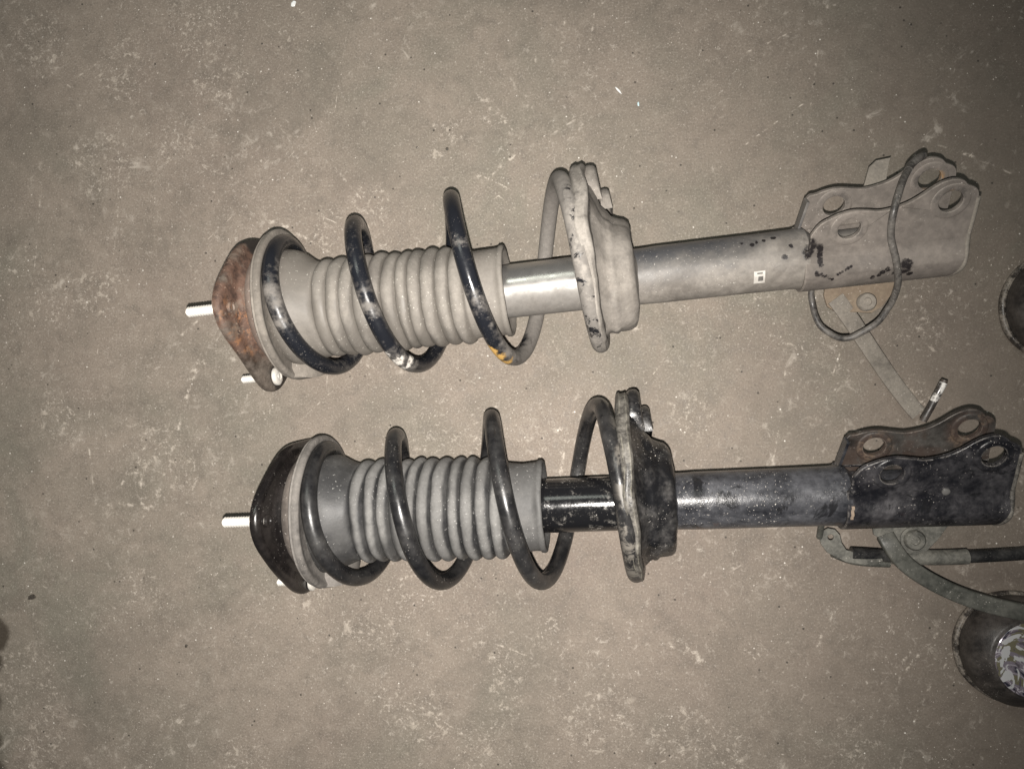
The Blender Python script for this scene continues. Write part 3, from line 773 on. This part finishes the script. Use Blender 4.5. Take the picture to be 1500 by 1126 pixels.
# tan dab where the bracket wraps the tube, and a small bright rivet
part("paint_dab", lathe([(187.6, 29.0), (190.5, 29.15), (193, 29.0)], 3, closed=False) if False else (lambda: ([(x + 0.4 * math.sin(j * 2.1), 28.9 * math.cos(R(99 + 4.2 * j)), 28.9 * math.sin(R(99 + 4.2 * j))) for x in (189.6, 190.9, 192) for j in range(7)], [(i * 7 + j, i * 7 + j + 1, (i + 1) * 7 + j + 1, (i + 1) * 7 + j) for i in range(2) for j in range(6)]))(), 'tan', parent=slv2)
V, F = lathe([(0, 4.0), (1.5, 3.8), (2.4, 2.4), (2.6, 0.6)], 20)
part("rivet", ([xf2((262 + b * .8, 17 + c_ * .8, 22 + a * .7)) for a, b, c_ in V], F), 'rod1', parent=slv2)
pin = part("bracket_pin", tube([(273, 57, -34), (279, 69, -31), (287, 86, -28), (290, 92, -27)], lambda i: (3.1, 3.1, 3.1, 2.7)[i], 14), 'back2')
part("pin_tip", tube([(281.2, 74, -30.2), (286.6, 85.2, -28.0), (289, 90, -27.2)], lambda i: 3.2, 14), 'worn', parent=pin)
tabm = tab_plate("hose_tab", [(228, -20), (290, -20), (296, -34), (284, -50), (274, -60), (262, -63), (250, -58), (238, -50), (230, -44)], -47, -44, M['tab2'], root2, LOC2)
bolt_head(part, tabm, (263, -49, -44), 9.2, 6, 'tab2')
part("bolt_washer", tuple_shift(lathe([(0, 11.5), (1.6, 11.5), (1.8, 9)], 28), (263, -49, -43.6)), 'tab2', parent=tabm)
hs = [(238, -44, -40), (241, -52, -36), (249, -65, -36), (263, -78, -38), (283, -91, -40), (306, -102, -41), (334, -111, -41), (362, -117, -41), (384, -120, -41)]
part("rubber_hose", tube(catmull(hs, 6), 1, 20, True, flat=(7.4, 4.2)), 'hose2', angle=60)
clip = tab_plate("cable_clip", [(184, -44), (187, -40), (192, -37.5), (198, -39), (202, -44), (203.5, -52), (207, -58), (218, -61), (236, -62), (238, -69), (222, -72), (206, -69), (190, -60), (185, -52)], -50, -48, M['tab2'], root2, LOC2, holes=[(194, -46, 2.6)])
part("clip_pin", tube([(182.5, -22, -26), (184, -36, -42), (184.5, -46, -50)], 2.8, 12), 'hose2', parent=clip)
cb = [(196, -62, -53), (206, -67, -55), (216, -70.5, -56), (230, -72.5, -56), (246, -73.5, -56)]
part("cable", tube(catmull(cb, 5), 3.4, 12), 'hose2')
cb2 = [(212, -62, -52), (232, -64, -53), (256, -67, -55), (290, -68.5, -55), (330, -68, -55), (380, -66, -55)]
cab = part("cable", tube(catmull(cb2, 6), 5.8, 14), 'cable')
part("cable_sleeve", tube(catmull([(246, -66.2, -54.5), (256, -67, -55), (272, -68, -55), (290, -68.5, -55), (312, -68.2, -55)], 6), 7.0, 14), 'tab2', parent=cab)

# ------------------------------------------------------------------ round tins at the edge of the picture
def marbled():
    n = NT("marbled_print")
    v = n.noise(19, 3, 0.55, 2.6)
    w = n.noise(34, 3, 0.6, 4.0, vec=n.stretch(1, 1, 1, loc=(3, 5, 0)))
    col = n.mix(n.rng(v, 0.43, 0.46), (0.035, 0.036, 0.055), (0.235, 0.205, 0.24))
    col = n.mix(n.rng(v, 0.575, 0.595), col, (0.19, 0.175, 0.115))
    col = n.mix(n.rng(w, 0.535, 0.555), col, (0.60, 0.60, 0.60))
    col = n.mix(n.rng(n.math('ABSOLUTE', n.math('SUBTRACT', v, 0.5)), 0.012, 0.006), col, (0.62, 0.58, 0.62))
    col = n.mix(n.rng(w, 0.39, 0.36), col, (0.12, 0.105, 0.12))
    return n.done(col, 0.16, 0.4, None, 0.5)

def tin(name, loc, label, disc=True):
    root = bpy.data.objects.new(name, None)
    COL.objects.link(root)
    root.location = loc
    tag(root, label, "tin", "round black tins")
    def up(VF): return [(c, b, a) for a, b, c in VF[0]], VF[1]
    V, F = up(lathe([(2, 40), (2, 46), (6, 49), (14, 50.5), (21, 50), (28, 46.5), (34, 41), (37.5, 38), (38.6, 36.5)], 96))
    mesh_obj("tin_body", rough_up(V, 0.6, 40, 3), F, M['tin'], root, 50)
    V, F = up(lathe([(0, 47), (0, 50.5), (2, 52.6), (5, 53.2), (7.4, 52.2), (8, 50.4), (7, 48)], 96))
    mesh_obj("tin_rim", rough_up(V, 1.2, 45, 8), F, M['tinrim'], root, 50)
    V, F = up(lathe([(38.0, 20), (39.4, 34.2), (39.9, 33.6), (40, 30), (40, 4)], 80))
    mesh_obj("lid_disc", V, F, marbled() if disc else M['tin'], root, 50)
    return root
tin("round_tin", (0.411, -0.247, 0), "round black tin with a marbled white and olive disc on top, below the rubber hose")
tin("round_tin.001", (0.453, 0.072, 0), "plain dark round tin cut off by the picture edge, beside the dusty bracket", False)

# ------------------------------------------------------------------ crumbs on the floor
def crumb(name, loc, size, mat, label, cat, flat=0.5, seed=0):
    bm = bmesh.new()
    bmesh.ops.create_icosphere(bm, subdivisions=2, radius=1)
    for v in bm.verts:
        d = 1 + 0.45 * mn.noise(v.co * 1.6 + Vector((seed, seed, 0)))
        v.co = Vector((v.co.x * size[0] * d, v.co.y * size[1] * d, v.co.z * flat * min(size) * d)) * 0.001
    me = bpy.data.meshes.new(name); bm.to_mesh(me); bm.free()
    o = finish(name, me, M[mat], None, 25)
    o.location = (loc[0], loc[1], flat * min(size) * 0.0008)
    o.rotation_euler = (0, 0, seed)
    tag(o, label, cat, "crumbs on the floor")
crumb("dirt_crumb", (-0.578, -0.227), (5, 2.6), 'dark', "largest dark crumb of dirt, lying alone near the dark patch at the floor's edge", "crumb", seed=0.2)
crumb("dirt_crumb.001", (-0.406, -0.274), (1.8, 1.5), 'dark', "tiny dark crumb in the bare floor below and beside the black mount plate", "crumb", seed=1.1)
crumb("dirt_crumb.002", (-0.129, 0.239), (1.7, 1.6), 'dark', "tiny dark crumb directly above the tall middle coil of the dusty strut", "crumb", seed=2.2)
crumb("paint_chip", (-0.290, 0.3935), (3.4, 2.4), 'chip', "bright white paint chip at the upper picture edge", "chip", 0.3, seed=0.9)
crumb("paint_chip.001", (0.063, 0.278), (1.0, 2.1), 'bluechip', "pale blue sliver of paint above the dusty spring seat", "chip", 0.4, seed=0.1)
crumb("paint_chip.002", (0.0435, 0.292), (0.9, 4.6), 'chip', "thin white splinter pointing at the pale blue sliver", "chip", 0.6, seed=0.75)

# fine pale grit, nobody could count it
def grit():
    V, F = [], []
    rnd = random.Random(11)
    n = 0
    while n < 8500:
        x, y = rnd.uniform(-0.66, 0.48), rnd.uniform(-0.44, 0.44)
        d = mn.noise(Vector((x * 7, y * 7, 2.0))) + 0.5 * mn.noise(Vector((x * 23, y * 23, 5.0)))
        if rnd.random() > max(0.03, min(1, 0.16 + 1.3 * d)): continue
        s = 0.00020 + 0.00065 * rnd.random() ** 6
        a = rnd.uniform(0, 6.28)
        b = len(V)
        for k_ in range(3):
            r = s * rnd.uniform(0.6, 1.5)
            V.append((x + r * math.cos(a + k_ * 2.1), y + r * math.sin(a + k_ * 2.1), 0.0))
        V.append((x + s * rnd.uniform(-.3, .3), y + s * rnd.uniform(-.3, .3), s * rnd.uniform(0.3, 1.0)))
        F += [(b, b + 1, b + 3), (b + 1, b + 2, b + 3), (b + 2, b, b + 3)]
        n += 1
    me = bpy.data.meshes.new("grit")
    me.from_pydata(V, [], F)
    o = finish("grit", me, M['gritm'], None, smooth=False)
    o["kind"] = "stuff"
grit()
